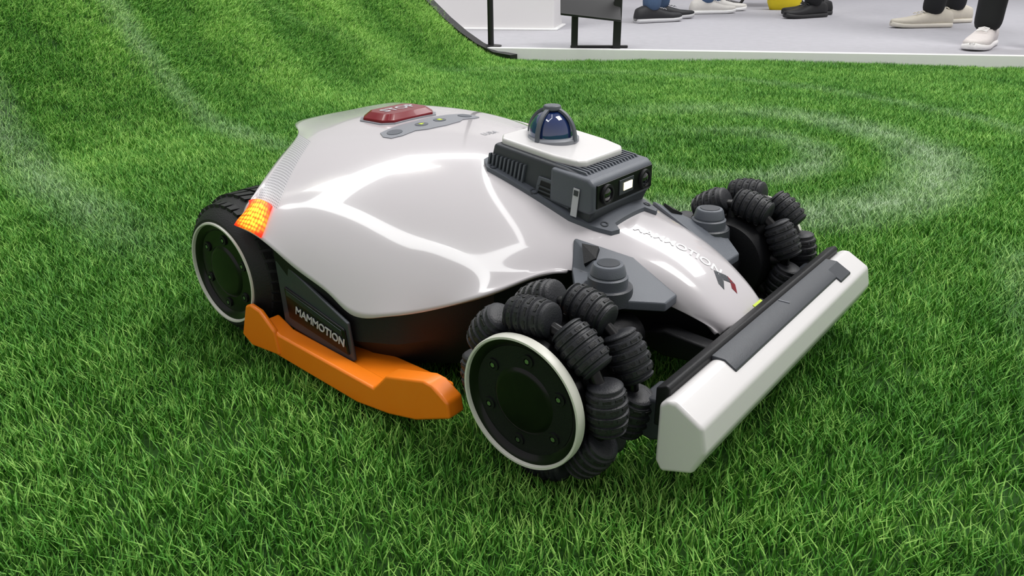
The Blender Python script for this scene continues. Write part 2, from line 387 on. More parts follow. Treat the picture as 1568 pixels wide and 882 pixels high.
# ---- nose sensors
for s in (1,-1):
    n2="right" if s==1 else "left"
    c=(-.0173,-.1136*s)
    tri=[(-.080,-.084*s,.157),(-.068,-.104*s,.132),(-.042,-.136*s,.126),(-.012,-.138*s,.122),(.036,-.088*s,.113),(.034,-.060*s,.112),(-.02,-.060*s,.141)]
    n=len(tri)
    V=[Vector(p) for p in tri]+[Vector((p[0],p[1],p[2]-.010)) for p in tri]
    V.append(Vector((-.018,-.108*s,.131)))
    F=[(i,(i+1)%n,2*n) for i in range(n)]+[tuple(range(2*n-1,n-1,-1))]+[(i,(i+1)%n,n+(i+1)%n,n+i) for i in range(n)]
    obj("sensor_bracket_"+n2,V,F,M_gry,mower,bevel=.0018)
    # dark cut-out in the bracket web
    V=[Vector((-.066,-.088*s,.1535)),Vector((-.052,-.104*s,.1385)),Vector((-.044,-.094*s,.1435)),Vector((-.050,-.080*s,.1510))]
    V=[v+Vector((0,-.0015*s,.0012)) for v in V]+[v+Vector((0,.001*s,-.003)) for v in V]
    obj("bracket_cutout_"+n2,V,[(0,1,2,3),(7,6,5,4)]+[(i,(i+1)%4,4+(i+1)%4,4+i) for i in range(4)],M_blk,mower)
    lathe("sensor_base_"+n2,[(.112,.027),(.127,.0255),(.1285,.0235),(.1285,.021)],(c[0],c[1],0),(0,0,1),M_dgry,mower,32)
    lathe("sensor_knob_"+n2,[(.124,.0205),(.138,.0205),(.1395,.0180),(.141,.0185),(.149,.0165),(.151,.0150),(.1515,.0120),(.1515,.0005)],(c[0],c[1],0),(0,0,1),M_gry,mower,40)
    lathe("sensor_face_"+n2,[(.1512,.012),(.1522,.0112),(.1522,.0005)],(c[0],c[1],0),(0,0,1),M_dgry,mower,40)

# ---- camera / lidar module
fl=[(-.228,-.058),(-.215,-.068),(-.100,-.066),(-.072,-.058),(-.054,-.050),(-.050,-.040),(-.060,-.034),(-.062,.034),(-.050,.040),(-.054,.050),(-.072,.058),(-.100,.066),(-.215,.068),(-.228,.058)]
drape("module_flange",fl,0.0,.005,M_gry,mower)
for (sx_,sy_) in ((-.066,-.046),(-.066,.046),(-.150,-.063),(-.150,.063),(-.21,-.062),(-.21,.062)):
    z=top(sx_,sy_).z+.0052
    lathe("flange_screw_%d_%d"%(int(-sx_*1000),int(sy_*1000+100)),[(-.002,.0045),(.0006,.0045),(.0006,.0032),(-.0004,.003)],(sx_,sy_,z),(.25,.2*(-1 if sy_<0 else 1),1),M_dgry,mower,16)
prism("module_body",[(-.224,.198),(-.212,.236),(-.112,.222),(-.080,.214),(-.073,.210),(-.0725,.178),(-.080,.160),(-.16,.176)],-.058,.058,M_dgry,mower,bevel=.004,segs=3)
prism("module_head",[(-.130,.182),(-.128,.2215),(-.078,.2155),(-.0705,.210),(-.0700,.181),(-.076,.1755)],-.063,.063,M_gry,mower,bevel=.004,segs=3)
box("module_face_glass",(-.0696,0,.196),(.002,.116,.026),M_blkg,mower,.0006)
for yy,nm in ((-.040,"right"),(.040,"left")):
    lathe("stereo_lens_ring_"+nm,[(0,.0115),(.0035,.0110),(.0035,.0085),(.001,.0078)],(-.069,yy,.196),(1,0,0),M_blk,mower,32)
    lathe("stereo_lens_"+nm,[(0,.008),(.0015,.0072),(.0028,.0048),(.0034,.0015),(.0035,.0003)],(-.0685,yy,.196),(1,0,0),M_lens,mower,32)
box("front_led_frame",(-.0684,0,.197),(.002,.030,.017),M_dgry,mower,.0006)
box("front_led",(-.0672,0.002,.197),(.0012,.018,.009),M_led,mower,.0004)
for k in range(17):
    y=-.052+k*.0065
    prism("cooling_rib_%d"%(k+1),[(-.128,.2215),(-.1275,.2245),(-.088,.2195),(-.084,.2155)],y-.0013,y+.0013,M_gry,mower)
for s in (1,-1):
    n2="right" if s==1 else "left"
    for k in range(10):
        x=-.216+k*.0056
        z=.226-(x+.216)*.13
        prism("side_vent_%s_%d"%(n2,k+1),[(x-.006,z-.026),(x-.0035,z-.026),(x+.0015,z-.002),(x-.001,z-.002)],-.0575*s,-.0615*s,M_gry,mower)
    prism("side_pocket_%s"%n2,[(-.152,.186),(-.146,.208),(-.104,.203),(-.104,.177)],-.0575*s,-.0605*s,M_gry,mower,bevel=.001)
    prism("side_pocket_hole_%s"%n2,[(-.147,.188),(-.142,.204),(-.109,.199),(-.109,.181)],-.0600*s,-.0612*s,M_blk,mower,bevel=.0005)
    for k in range(3):
        prism("side_pocket_slat_%s_%d"%(n2,k+1),[(-.146,.187+k*.005),(-.144,.1885+k*.005),(-.109,.183+k*.005),(-.109,.181+k*.005)],-.0608*s,-.0622*s,M_dgry,mower)
box("qr_label",(-.093,-.0645,.188),(.008,.0012,.032),M_txtg,mower,.0003,rot=(0,.12,0))
box("qr_code_print",(-.0915,-.0654,.199),(.0055,.0006,.006),M_dgry,mower,0,rot=(0,.12,0))
pl=[(-.214,-.040),(-.205,-.052),(-.130,-.052),(-.104,-.046),(-.098,-.036),(-.098,.036),(-.104,.046),(-.130,.052),(-.205,.052),(-.214,.040)]
V=[];n=len(pl)
def pz(x): return .2425-(x+.21)*.13
for dz in (-.009,0):
    for x,y in pl: V.append((x,y,pz(x)+dz))
F=[tuple(range(n)),tuple(range(2*n-1,n-1,-1))]+[(i,(i+1)%n,n+(i+1)%n,n+i) for i in range(n)]
obj("module_cover",V,F,M_wht2,mower,bevel=.003,segs=3)
dc=Vector((-.172,0,.236)); r=.0268
lathe("dome_collar",[(-.006,.032),(.002,.032),(.0035,.030),(.0045,.0275),(.0045,.02)],dc,(0,0,1),M_lgry,mower,48)
prof=[(.003,r)]+[(.007+r*math.sin(math.radians(a)),r*math.cos(math.radians(a))) for a in range(0,90,6)]+[(.007+r,.0004)]
lathe("lidar_dome",prof,dc,(0,0,1),M_glass,mower,48)
for k in range(4):
    a=math.radians(90*k+4)
    V=[];F=[]
    st=[(0.0,.0318)]+[(.004+.0315*math.sin(math.radians(q)),.0312*math.cos(math.radians(q))) for q in range(0,80,8)]
    rad=Vector((math.cos(a),math.sin(a),0)); tan=Vector((-math.sin(a),math.cos(a),0))
    for (z,rr) in st:
        w=.0026
        nrm=(rad*rr+Vector((0,0,max(z-.006,0)))).normalized()
        base=dc+rad*rr+Vector((0,0,z))
        V+=[base-tan*w-nrm*.0015,base-tan*w+nrm*.0018,base+tan*w+nrm*.0018,base+tan*w-nrm*.0015]
    for i in range(len(st)-1):
        for j in range(4):
            F.append((i*4+j,i*4+(j+1)%4,(i+1)*4+(j+1)%4,(i+1)*4+j))
    F+=[(0,1,2,3),tuple(len(V)-4+j for j in range(4))]
    obj("dome_cage_rib_%d"%(k+1),V,F,M_gry,mower,bevel=.0006)
lathe("dome_cage_cap",[(.0335,.0105),(.035,.0110),(.0380,.0102),(.0390,.0090),(.0390,.0005)],dc,(0,0,1),M_gry,mower,32)

# ---- button and control pad
bx=-.432
def octo(hx,hy,c): return [(-hx,-hy+c),(-hx+c,-hy),(hx-c,-hy),(hx,-hy+c),(hx,hy-c),(hx-c,hy),(-hx+c,hy),(-hx,hy-c)]
V=[]
for (hx,hy,c,z) in ((.030,.048,.012,.226),(.030,.048,.012,.235),(.023,.038,.010,.2425)):
    V+=[(bx+x,y,z) for x,y in octo(hx,hy,c)]
F=[tuple(range(8)),tuple(16+i for i in range(8))]+[(k*8+i,k*8+(i+1)%8,(k+1)*8+(i+1)%8,(k+1)*8+i) for k in range(2) for i in range(8)]
obj("stop_button",V,F,M_red,mower,bevel=.0012,segs=3)
text("stop_button_text","STOP",.024,frame((bx,0,.2428),(0,1,0),(-1,0,0)),M_txtg,mower,bold=.0003)
drape("button_bezel",[(bx+x,y) for x,y in octo(.034,.052,.014)],0,.0012,M_lgry,mower)
pad=[(-.388,-.050),(-.384,-.078),(-.370,-.086),(-.358,-.083),(-.353,-.068),(-.354,-.045),(-.346,-.030),(-.342,.0),(-.346,.030),(-.354,.045),(-.353,.068),(-.358,.083),(-.370,.086),(-.384,.078),(-.388,.050)]
drape("control_pad",pad,0,.0010,M_lgry,mower)
for i,(x,y,rr) in enumerate(((-.370,-.066,.009),(-.368,-.020,.008),(-.368,.014,.008),(-.370,.066,.009))):
    drape("control_key_%d"%(i+1),[(x+rr*math.cos(2*math.pi*k/14),y+rr*1.2*math.sin(2*math.pi*k/14)) for k in range(14)],.0010,.0006,M_gry,mower)
drape("key_icon_1",[(-.371,-.023),(-.365,-.023),(-.368,-.015)],.0018,.0003,M_yel,mower)
drape("key_icon_2",[(-.371,.011),(-.365,.011),(-.365,.017),(-.371,.017)],.0018,.0003,M_yel,mower)
drapetext("shell_print","LUBA",.012,-.285,.02,math.radians(90),M_lgry)
drapetext("nose_text","MAMMOTION",.0160,.002,-.004,math.radians(14),M_txt,bold=.0003,sx=1.0)
drape("nose_emblem_dark",[(.044,.002),(.056,-.010),(.063,-.010),(.056,.002),(.064,.012),(.054,.012)],.0002,.0004,M_dgry,mower,res=.003)
drape("nose_emblem_red",[(.055,.013),(.065,.013),(.072,.004),(.066,.003),(.062,.008)],.0002,.0004,M_red,mower,res=.003)

# ================================================================== LAWN
def sm(t): t=min(1,max(0,t)); return t*t*(3-2*t)
def hill(x,y=2.06):
    x0=-1.55-.40*sm((y+.2)/2.0)
    d=max(0,x0-x); k=.72
    return k*d**1.55 if d<1.6 else k*1.6**1.55+(d-1.6)*.75
def edge_y(x): return 2.06+(x+2.05)*.51
BASE=-.018
V=[];F=[]
NX,NY=110,70
X0,X1=-4.4,3.2
for i in range(NX+1):
    x=X0+(X1-X0)*i/NX
    y1=edge_y(x) if x>-2.05 else 2.06
    y0=-2.2
    for j in range(NY+1):
        y=y0+(y1-y0)*j/NY
        zz=BASE+hill(x,y)
        zz+=.006*math.sin(x*3.1+y*1.7)*min(1,max(0,(math.hypot(x+.15,y)-.6)))
        zz+=.012*sm((-1.5-x)/.5)*math.sin(y*12+x*1.5)
        V.append((x,y,zz))
for i in range(NX):
    for j in range(NY):
        a=i*(NY+1)+j; F.append((a,a+1,a+NY+2,a+NY+1))
def grassmat(name,blade):
    m=bpy.data.materials.new(name); m.use_nodes=True; nt=m.node_tree; N=nt.nodes; L=nt.links
    b=N["Principled BSDF"]; out=N["Material Output"]
    geo=N.new("ShaderNodeNewGeometry")
    def noise(sc,det=3,dist=0):
        n=N.new("ShaderNodeTexNoise"); n.inputs["Scale"].default_value=sc; n.inputs["Detail"].default_value=det; n.inputs["Distortion"].default_value=dist; L.new(geo.outputs["Position"],n.inputs["Vector"]); return n
    def math_(op,a,b_=None,c=None,clamp=False):
        n=N.new("ShaderNodeMath"); n.operation=op; n.use_clamp=clamp
        for i,v in enumerate((a,b_,c)):
            if v is None: continue
            if isinstance(v,(int,float)): n.inputs[i].default_value=v
            else: L.new(v,n.inputs[i])
        return n.outputs[0]
    big=noise(1.6); mid=noise(9)
    sep=N.new("ShaderNodeSeparateXYZ"); L.new(geo.outputs["Position"],sep.inputs[0])
    X,Y=sep.outputs[0],sep.outputs[1]
    cr_=N.new("ShaderNodeValToRGB"); e=cr_.color_ramp.elements
    e[0].position=.15; e[0].color=hexc("#31671f"); e[1].position=.9; e[1].color=hexc("#a8d66c")
    k=e.new(.5); k.color=hexc("#5c9e38")
    if blade:
        oi=N.new("ShaderNodeObjectInfo")
        at=N.new("ShaderNodeAttribute"); at.attribute_name="rnd"
        s_=math_('MULTIPLY',oi.outputs["Random"],.08)
        s2=math_('MULTIPLY',at.outputs["Fac"],.55)
        s3=math_('MULTIPLY',big.outputs["Fac"],.6)
        s4=math_('MULTIPLY',mid.outputs["Fac"],.4)
        f=math_('ADD',math_('ADD',s_,s2),math_('ADD',s3,s4)); f=math_('SUBTRACT',f,.31)
        hillm=math_('DIVIDE',math_('SUBTRACT',-1.3,X),.9,clamp=True)
        band=math_('MULTIPLY',math_('SINE',math_('ADD',math_('MULTIPLY',Y,12.0),math_('MULTIPLY',X,1.5))),math_('MULTIPLY',hillm,.12))
        f=math_('ADD',math_('ADD',f,band),math_('MULTIPLY',hillm,.10))
        L.new(f,cr_.inputs["Fac"])
    else:
        L.new(math_('MULTIPLY',mid.outputs["Fac"],.5),cr_.inputs["Fac"])
    def ringd(cx,cy,r,w,k=1.0):
        dx=math_('SUBTRACT',X,cx); dy=math_('SUBTRACT',Y,cy)
        d=math_('SQRT',math_('ADD',math_('MULTIPLY',dx,dx),math_('MULTIPLY',dy,dy)))
        a=math_('ABSOLUTE',math_('SUBTRACT',d,r))
        side=math_('ADD',math_('MULTIPLY',math_('DIVIDE',dx,r),.45),.55,clamp=True)
        return math_('MULTIPLY',math_('MULTIPLY',math_('SUBTRACT',1.0,math_('DIVIDE',a,w),clamp=True),side),k)
    def seg(p,q,w,k=1.0):
        p=Vector(p);q=Vector(q);d=(q-p);ln=d.length;d/=ln
        dx=math_('SUBTRACT',X,p.x); dy=math_('SUBTRACT',Y,p.y)
        t=math_('ADD',math_('MULTIPLY',dx,d.x),math_('MULTIPLY',dy,d.y))
        s=math_('ABSOLUTE',math_('ADD',math_('MULTIPLY',dx,-d.y),math_('MULTIPLY',dy,d.x)))
        inside=math_('MULTIPLY',math_('DIVIDE',t,ln*.15,clamp=True),math_('DIVIDE',math_('SUBTRACT',ln,t),ln*.3,clamp=True))
        return math_('MULTIPLY',math_('MULTIPLY',math_('SUBTRACT',1.0,math_('DIVIDE',s,w),clamp=True),inside),k)
    lines=[ringd(-.42,1.0,.24,.075,.72),ringd(-.46,1.0,.52,.12,.95),seg((-2.6,.05),(-.75,-.20),.09,.55),seg((-3.2,.58),(-.9,.36),.07,.45),ringd(-.9,.4,1.65,.07,.40),seg((.35,.75),(.55,.0),.17,.8)]
    tot=lines[0]
    for l_ in lines[1:]: tot=math_('MAXIMUM',tot,l_)
    nz=noise(90,3); nz2=noise(6,2)
    chalk=math_('MULTIPLY',math_('MULTIPLY',tot,math_('ADD',math_('MULTIPLY',nz2.outputs["Fac"],1.2),.2)),math_('ADD',math_('MULTIPLY',nz.outputs["Fac"],1.6),-.15),clamp=True)
    mx=N.new("ShaderNodeMix"); mx.data_type='RGBA'; L.new(chalk,mx.inputs["Factor"]); L.new(cr_.outputs["Color"],mx.inputs["A"]); mx.inputs["B"].default_value=hexc("#d8e8cf")
    L.new(mx.outputs["Result"],b.inputs["Base Color"])
    b.inputs["Roughness"].default_value=.55 if blade else .9; b.inputs["Specular IOR Level"].default_value=.28
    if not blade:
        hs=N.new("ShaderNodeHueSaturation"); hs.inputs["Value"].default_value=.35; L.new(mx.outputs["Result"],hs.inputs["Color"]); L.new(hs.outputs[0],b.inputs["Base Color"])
    return m
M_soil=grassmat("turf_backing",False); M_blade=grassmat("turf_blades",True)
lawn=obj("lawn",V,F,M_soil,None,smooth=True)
if lawn.data.polygons[0].normal.z<0: lawn.data.flip_normals()
gc=bpy.data.collections.new("grass_tufts")
for c in range(7):
    V=[];F=[];rn=[]
    for b in range(420):
        a=random.random()*6.283; rr=.054*math.sqrt(random.random()); bx_,by_=rr*math.cos(a),rr*math.sin(a)
        h=random.uniform(.010,.022); w=random.uniform(.0005,.0008); la=random.random()*6.283; ln=random.uniform(.1,.95)*h
        ta=la+random.uniform(-.6,.6)+math.pi/2
        dx,dy=math.cos(la),math.sin(la); tx,ty=math.cos(ta)*w,math.sin(ta)*w
        b0=len(V)
        V+=[(bx_-tx,by_-ty,0),(bx_+tx,by_+ty,0),(bx_+dx*ln*.35-tx,by_+dy*ln*.35-ty,h*.6),(bx_+dx*ln*.35+tx,by_+dy*ln*.35+ty,h*.6),(bx_+dx*ln,by_+dy*ln,h)]
        F+=[(b0,b0+1,b0+3,b0+2),(b0+2,b0+3,b0+4)]
        q=random.random(); rn+=[q*.6,q*.6,q,q,min(1,q+.15)]
    me=bpy.data.meshes.new("grass_tuft"); me.from_pydata(V,[],F)
    at=me.attributes.new("rnd",'FLOAT','POINT')
    for i,q in enumerate(rn): at.data[i].value=q
    me.materials.append(M_blade)
    o=bpy.data.objects.new("grass_tuft",me); gc.objects.link(o)
ng=bpy.data.node_groups.new("turf","GeometryNodeTree")
ng.interface.new_socket("Geometry",in_out='INPUT',socket_type='NodeSocketGeometry'); ng.interface.new_socket("Geometry",in_out='OUTPUT',socket_type='NodeSocketGeometry')
n=ng.nodes; l=ng.links
gi=n.new("NodeGroupInput"); go=n.new("NodeGroupOutput")
dp=n.new("GeometryNodeDistributePointsOnFaces"); dp.distribute_method='POISSON'
dp.inputs["Distance Min"].default_value=.045; dp.inputs["Density Max"].default_value=2500
ci=n.new("GeometryNodeCollectionInfo"); ci.inputs["Collection"].default_value=gc; ci.inputs["Separate Children"].default_value=True; ci.inputs["Reset Children"].default_value=True
ip=n.new("GeometryNodeInstanceOnPoints"); ip.inputs["Pick Instance"].default_value=True
rv=n.new("FunctionNodeRandomValue"); rv.data_type='FLOAT_VECTOR'
rv.inputs[0].default_value=(-.06,-.06,0); rv.inputs[1].default_value=(.06,.06,6.283)
rs=n.new("FunctionNodeRandomValue"); rs.data_type='FLOAT'; rs.inputs[2].default_value=.9; rs.inputs[3].default_value=1.12
rr_=n.new("FunctionNodeRotateRotation"); rr_.rotation_space='LOCAL'
jg=n.new("GeometryNodeJoinGeometry")
l.new(gi.outputs[0],dp.inputs["Mesh"]); l.new(dp.outputs["Points"],ip.inputs["Points"]); l.new(ci.outputs[0],ip.inputs["Instance"])
l.new(dp.outputs["Rotation"],rr_.inputs[0]); l.new(rv.outputs[0],rr_.inputs[1]); l.new(rr_.outputs[0],ip.inputs["Rotation"])
l.new(rs.outputs[1],ip.inputs["Scale"]); l.new(gi.outputs[0],jg.inputs[0]); l.new(ip.outputs[0],jg.inputs[0]); l.new(jg.outputs[0],go.inputs[0])
gm=lawn.modifiers.new("turf",'NODES'); gm.node_group=ng

# ================================================================== HALL
M_carpet=mat("hall_carpet","#a9a8ae",.9,noise=.10,nscale=25,bump=.3,bscale=300)
M_trim=mat("white_trim","#e9e9e9",.4,noise=.02)
M_wall=mat("white_booth_panel","#dcdadb",.5,noise=.03,nscale=3)
M_met=mat("black_metal","#121214",.4,noise=.05)
fz=.03
fp=[(-9,2.10),(-2.05,2.10),(3.3,edge_y(3.3)+.03),(6,edge_y(3.3)+.03),(6,12),(-9,12)]
obj("floor",[(x,y,fz) for x,y in fp]+[(x,y,-.05) for x,y in fp],[tuple(range(6)),tuple(range(11,5,-1))]+[(i,(i+1)%6,6+(i+1)%6,6+i) for i in range(6)],M_carpet)
dv=Vector((1,.51,0)).normalized(); nv=Vector((-dv.y,dv.x,0))
p0=Vector((-2.06,2.055,0)); p1=Vector((3.2,edge_y(3.2),0))
V=[]
for p in (p0,p1):
    for (o_,z) in ((0,-.03),(0,.034),(.035,.034),(.035,-.03)): V.append(p+nv*o_+Vector((0,0,z)))
obj("trim_1",V,[(0,1,2,3),(7,6,5,4),(0,4,5,1),(1,5,6,2),(2,6,7,3),(3,7,4,0)],M_trim,None,bevel=.003)
K=24
def strip(name,y0,y1,zo,zb,m):
    V=[];F=[]
    for i in range(K+1):
        x=-1.90-2.4*i/K
        z=BASE+hill(x)+zo; lo=-.03 if zb is None else z-zb
        V+=[(x,y0,lo),(x,y0,z),(x,y1,z),(x,y1,lo)]
    for i in range(K):
        for j in range(4): F.append((i*4+j,i*4+(j+1)%4,(i+1)*4+(j+1)%4,(i+1)*4+j))
    F+=[(0,1,2,3),tuple(K*4+j for j in range(4))]
    obj(name,V,F,m)
strip("trim_2",2.065,2.085,.012,None,M_trim)
strip("trim_3",2.05,2.10,.030,.035,M_met)
lathe("display_post",[(fz,.05),(fz+.006,.05),(fz+.01,.014),(2.2,.014),(2.2,.001)],(-2.085,2.135,0),(0,0,1),M_met,None,20)
wl=empty("wall_back")
box("wall_panel",(-4.6,5.2,1.5),(4.2,.08,2.94),M_wall,wl,.005,rot=(0,0,.45))
pl_=empty("display_plinth")
box("plinth_body",(-2.80,2.86,.28),(.95,.30,.5),M_wall,pl_,.01,rot=(0,0,.47))
box("plinth_base",(-2.80,2.86,.035),(.99,.34,.012),M_trim,pl_,.004,rot=(0,0,.47))
sg=empty("sign_stand")
A=Vector((-1.72,2.29,fz)); Bv=Vector((-1.565,2.40,fz))
box("leg_1",(A.x,A.y,fz+.07),(.03,.012,.14),M_met,sg,.002,rot=(0,0,.6))
box("leg_2",(Bv.x,Bv.y,fz+.25),(.035,.02,.5),M_met,sg,.002,rot=(0,0,.6))
box("foot",((A.x+Bv.x)/2,(A.y+Bv.y)/2+.03,fz+.006),(.26,.03,.010),M_met,sg,.003,rot=(0,0,.6))
box("panel",((A.x+Bv.x)/2-.02,(A.y+Bv.y)/2-.02,fz+.205),(.27,.20,.012),M_met,sg,.003,rot=(.75,.12,.75))

# ---- people
M_skin=mat("skin","#c99478",.5,noise=.05)
def human(name,loc,head,trous,shirt,shoe,sole,feet,hairc="#1c1512",H=1.74):
    root=empty(name,(loc[0],loc[1],fz)); root.rotation_euler=(0,0,head)
    mt=mat(name+"_trousers",trous,.85,noise=.12,nscale=60,bump=.4,bscale=40)
    ms=mat(name+"_top",shirt,.85,noise=.1,nscale=50,bump=.3,bscale=40)
    msh=mat(name+"_shoe",shoe,.6,noise=.08,nscale=60); mso=mat(name+"_sole",sole,.6,noise=.04)
    mh=mat(name+"_hair",hairc,.6,noise=.2,nscale=80)
    def skin(nm,vs,es,rs,m,sub=2,rootv=0):
        me=bpy.data.meshes.new(nm); me.from_pydata(vs,es,[]); o=bpy.data.objects.new(nm,me); COL.objects.link(o); o.parent=root
        o.modifiers.new("sk",'SKIN'); 
        for i,r_ in enumerate(rs):
            d=me.skin_vertices[0].data[i]; d.radius=(r_,r_) if not isinstance(r_,tuple) else r_; d.use_root=(i==rootv)
        sb=o.modifiers.new("sb",'SUBSURF'); sb.levels=sub; sb.render_levels=sub
        o.modifiers["sk"].use_smooth_shade=True
        me.materials.append(m); return o
    mxm=sum(f[0] for f in feet)/2; 
    pel=(mxm*.6,0,.93)
    vs=[pel];rs=[.135];es=[]
    for s,(fx,fy,fyaw) in zip((1,-1),feet):
        b=len(vs)
        hx=pel[0]
        kx=hx*.5+fx*.5+.03; ky=(.09*s+fy)/2
        vs+=[(hx,.09*s,.86),(hx*.75+kx*.25,.5*(.09*s+ky),.68),(kx,ky,.49),(kx*.5+fx*.5-.01,ky*.5+fy*.5,.30),(fx,fy,.14),(fx,fy,.055)]
        rs+=[.095,.088,.070,.066,.060,.062]
        es+=[(0,b)]+[(b+i,b+i+1) for i in range(5)]
    skin("trousers",vs,es,rs,mt)
    p=pel[0]
    vs=[(p,0,.95),(p,0,1.10),(p+.01,0,1.27),(p,0,1.42),(p,0,1.50)]; rs=[(.15,.12),(.145,.11),(.165,.12),(.12,.09),(.058,.058)]; es=[(0,1),(1,2),(2,3),(3,4)]
    for s in (1,-1):
        b=len(vs); vs+=[(p,.17*s,1.40),(p-.01,.235*s,1.14),(p+.06,.25*s,.93)]; rs+=[.058,.046,.038]; es+=[(3,b),(b,b+1),(b+1,b+2)]
    skin("top",vs,es,rs,ms)
    vs=[(p+.005,0,1.48),(p+.01,0,1.55),(p+.02,0,1.60),(p+.012,0,1.665),(p,0,1.71)]; skin("head",vs,[(0,1),(1,2),(2,3),(3,4)],[.052,.056,.078,.088,.066],M_skin)
    vs=[(p-.02,0,1.60),(p-.018,0,1.68),(p-.002,0,1.735)]; skin("hair",vs,[(0,1),(1,2)],[.085,.094,.07],mh)
    vs=[(p+.10,0,1.632),(p+.112,0,1.605)]; skin("nose",vs,[(0,1)],[.009,.014],M_skin,1)
    for s in (1,-1):
        lathe("eye_%d"%(1 if s==1 else 2),[(-.008,.002),(-.005,.009),(0,.011),(.005,.009),(.008,.002)],(p+.090,.031*s,1.635),(1,0,0),M_dgry,root,12)
        w=(p+.075,.252*s,.90)
        vs=[(p+.06,.25*s,.94),w,(p+.085,.252*s,.86)];rs=[.027,.028,.032];es=[(0,1),(1,2)]
        for k in range(4):
            b=len(vs); yy=.252*s; xx=p+.060+.017*k; ln=(.06,.075,.08,.07)[3-k]
            vs+=[(xx,yy,.835),(xx+.004,yy-.006*s,.835-ln*.55),(xx+.010,yy-.018*s,.835-ln)]; rs+=[.0095,.009,.008]; es+=[(2,b),(b,b+1),(b+1,b+2)]
        b=len(vs); vs+=[(p+.115,.245*s,.855),(p+.125,.235*s,.82)]; rs+=[.011,.0095]; es+=[(1,b),(b,b+1)]
        skin("hand_%d"%(1 if s==1 else 2),vs,es,rs,M_skin,1)
    for idx,(fx,fy,fyaw) in enumerate(feet):
        st=[(-.105,.024,.060,.0),(-.095,.036,.085,0),(-.06,.040,.098,0),(-.02,.041,.100,0),(.02,.044,.088,0),(.07,.050,.070,0),(.12,.054,.056,0),(.165,.048,.048,.003),(.195,.032,.040,.008),(.208,.012,.030,.013)]
        for part in ("shoe","sole"):
            V=[];F=[];n=14
            for (x,w,h,z0) in st:
                for k in range(n):
                    a=2*math.pi*k/n; ca,sa=math.cos(a),math.sin(a)
                    if part=="shoe":
                        yy=w*math.copysign(abs(ca)**.75,ca); zz=z0+.012+(h-.012)*(.5+.5*math.copysign(abs(sa)**.75,sa))
                        yy*=1-.30*max(0,(zz-.03)/.1)
                    else:
                        yy=(w+.004)*math.copysign(abs(ca)**.6,ca); zz=z0*.8+.026*(.5+.5*math.copysign(abs(sa)**.4,sa))
                    c,s_=math.cos(fyaw),math.sin(fyaw); xl=x*1.08
                    V.append((fx+c*xl-s_*yy,fy+s_*xl+c*yy,zz))
            m_=len(st)
            for i in range(m_-1):
                for k in range(n): F.append((i*n+k,i*n+(k+1)%n,(i+1)*n+(k+1)%n,(i+1)*n+k))
            F+=[tuple(range(n)),tuple((m_-1)*n+k for k in range(n))]
            obj("%s_%d"%(part,idx+1),V,F,msh if part=="shoe" else mso,root,smooth=True)
        for q in range(4):
            x=.035+q*.02; zt=.092-.20*(x-.02)
            c,s_=math.cos(fyaw),math.sin(fyaw)
            tube("lace_%d_%d"%(idx+1,q+1),[(fx+c*x-s_*yy,fy+s_*x+c*yy,zt-.25*abs(yy)+.002) for yy in (-.022,-.01,0,.01,.022)],.0028,mso,root)
    return root
RA=math.atan2(.631,.776)
human("person",(-.57,4.36),RA+math.pi+.05,"#15161a","#23252b","#cfc8ba","#ded8cc",[(.16,.02,.0),(-.12,-.24,.15)])
human("person",(-.165,3.38),-1.45,"#101114","#3b3d44","#d9d2d0","#efecec",[(.0,.12,.1),(.0,-.10,-.15)])
human("person",(-1.48,4.66),RA+math.pi+.2,"#111216","#20222a","#17171a","#2a2a2c",[(.05,.08,.25),(-.08,-.10,-.1)])
human("person",(-2.14,3.84),RA+.15,"#3f5573","#2d3138","#1d1e22","#bfbfc2",[(-.10,-.12,.3),(.04,.12,.0)])
human("person",(-2.22,4.60),RA+.05,"#4a6488","#4a4038","#d8d5d0","#eeeeee",[(-.02,-.12,.2),(.12,.12,.0)])

ch=empty("folding_chair")
cxy=Vector((-2.15,5.5,fz))
def cw(x,y,z):
    c,s=math.cos(RA),math.sin(RA); return (cxy.x+c*x-s*y,cxy.y+s*x+c*y,fz+z)
for i,y in enumerate((-.2,.2)):
    tube("leg_front_%d"%(i+1),[cw(-.25,y,.01),cw(.12,y,.62),cw(.2,y,.85)],.011,M_met,ch)
    tube("leg_rear_%d"%(i+1),[cw(.25,y,.01),cw(-.15,y,.45)],.011,M_met,ch)
    for j,xx in enumerate((-.25,.25)):
        q=cw(xx,y,0); lathe("foot_cap_%d_%d"%(i+1,j+1),[(0,.016),(.03,.014),(.03,.002)],q,(0,0,1),M_met,ch,12)
tube("rail_1",[cw(-.24,-.2,.03),cw(-.24,.2,.03)],.009,M_met,ch); tube("rail_2",[cw(.24,-.2,.03),cw(.24,.2,.03)],.009,M_met,ch)
prism_pts=[cw(-.2,-.2,.44),cw(.17,-.2,.44),cw(.17,.2,.44),cw(-.2,.2,.44)]
obj("seat",prism_pts+[(a,b,c-.03) for a,b,c in prism_pts],[(0,1,2,3),(7,6,5,4)]+[(i,(i+1)%4,4+(i+1)%4,4+i) for i in range(4)],M_met,ch,bevel=.006)
bk=[cw(.16,-.2,.62),cw(.16,.2,.62),cw(.21,.2,.86),cw(.21,-.2,.86)]
obj("backrest",bk+[(a+.02,b+.015,c) for a,b,c in bk],[(0,1,2,3),(7,6,5,4)]+[(i,(i+1)%4,4+(i+1)%4,4+i) for i in range(4)],M_met,ch,bevel=.005)
M_bag=mat("yellow_fabric","#e8d21e",.7,noise=.06,nscale=20)
bg=empty("tote_bag")
bc=Vector((-1.86,5.16,fz))
V=[];st=[(0.0,.10,.04),(.05,.12,.055),(.20,.13,.055),(.33,.13,.028),(.35,.13,.006)]
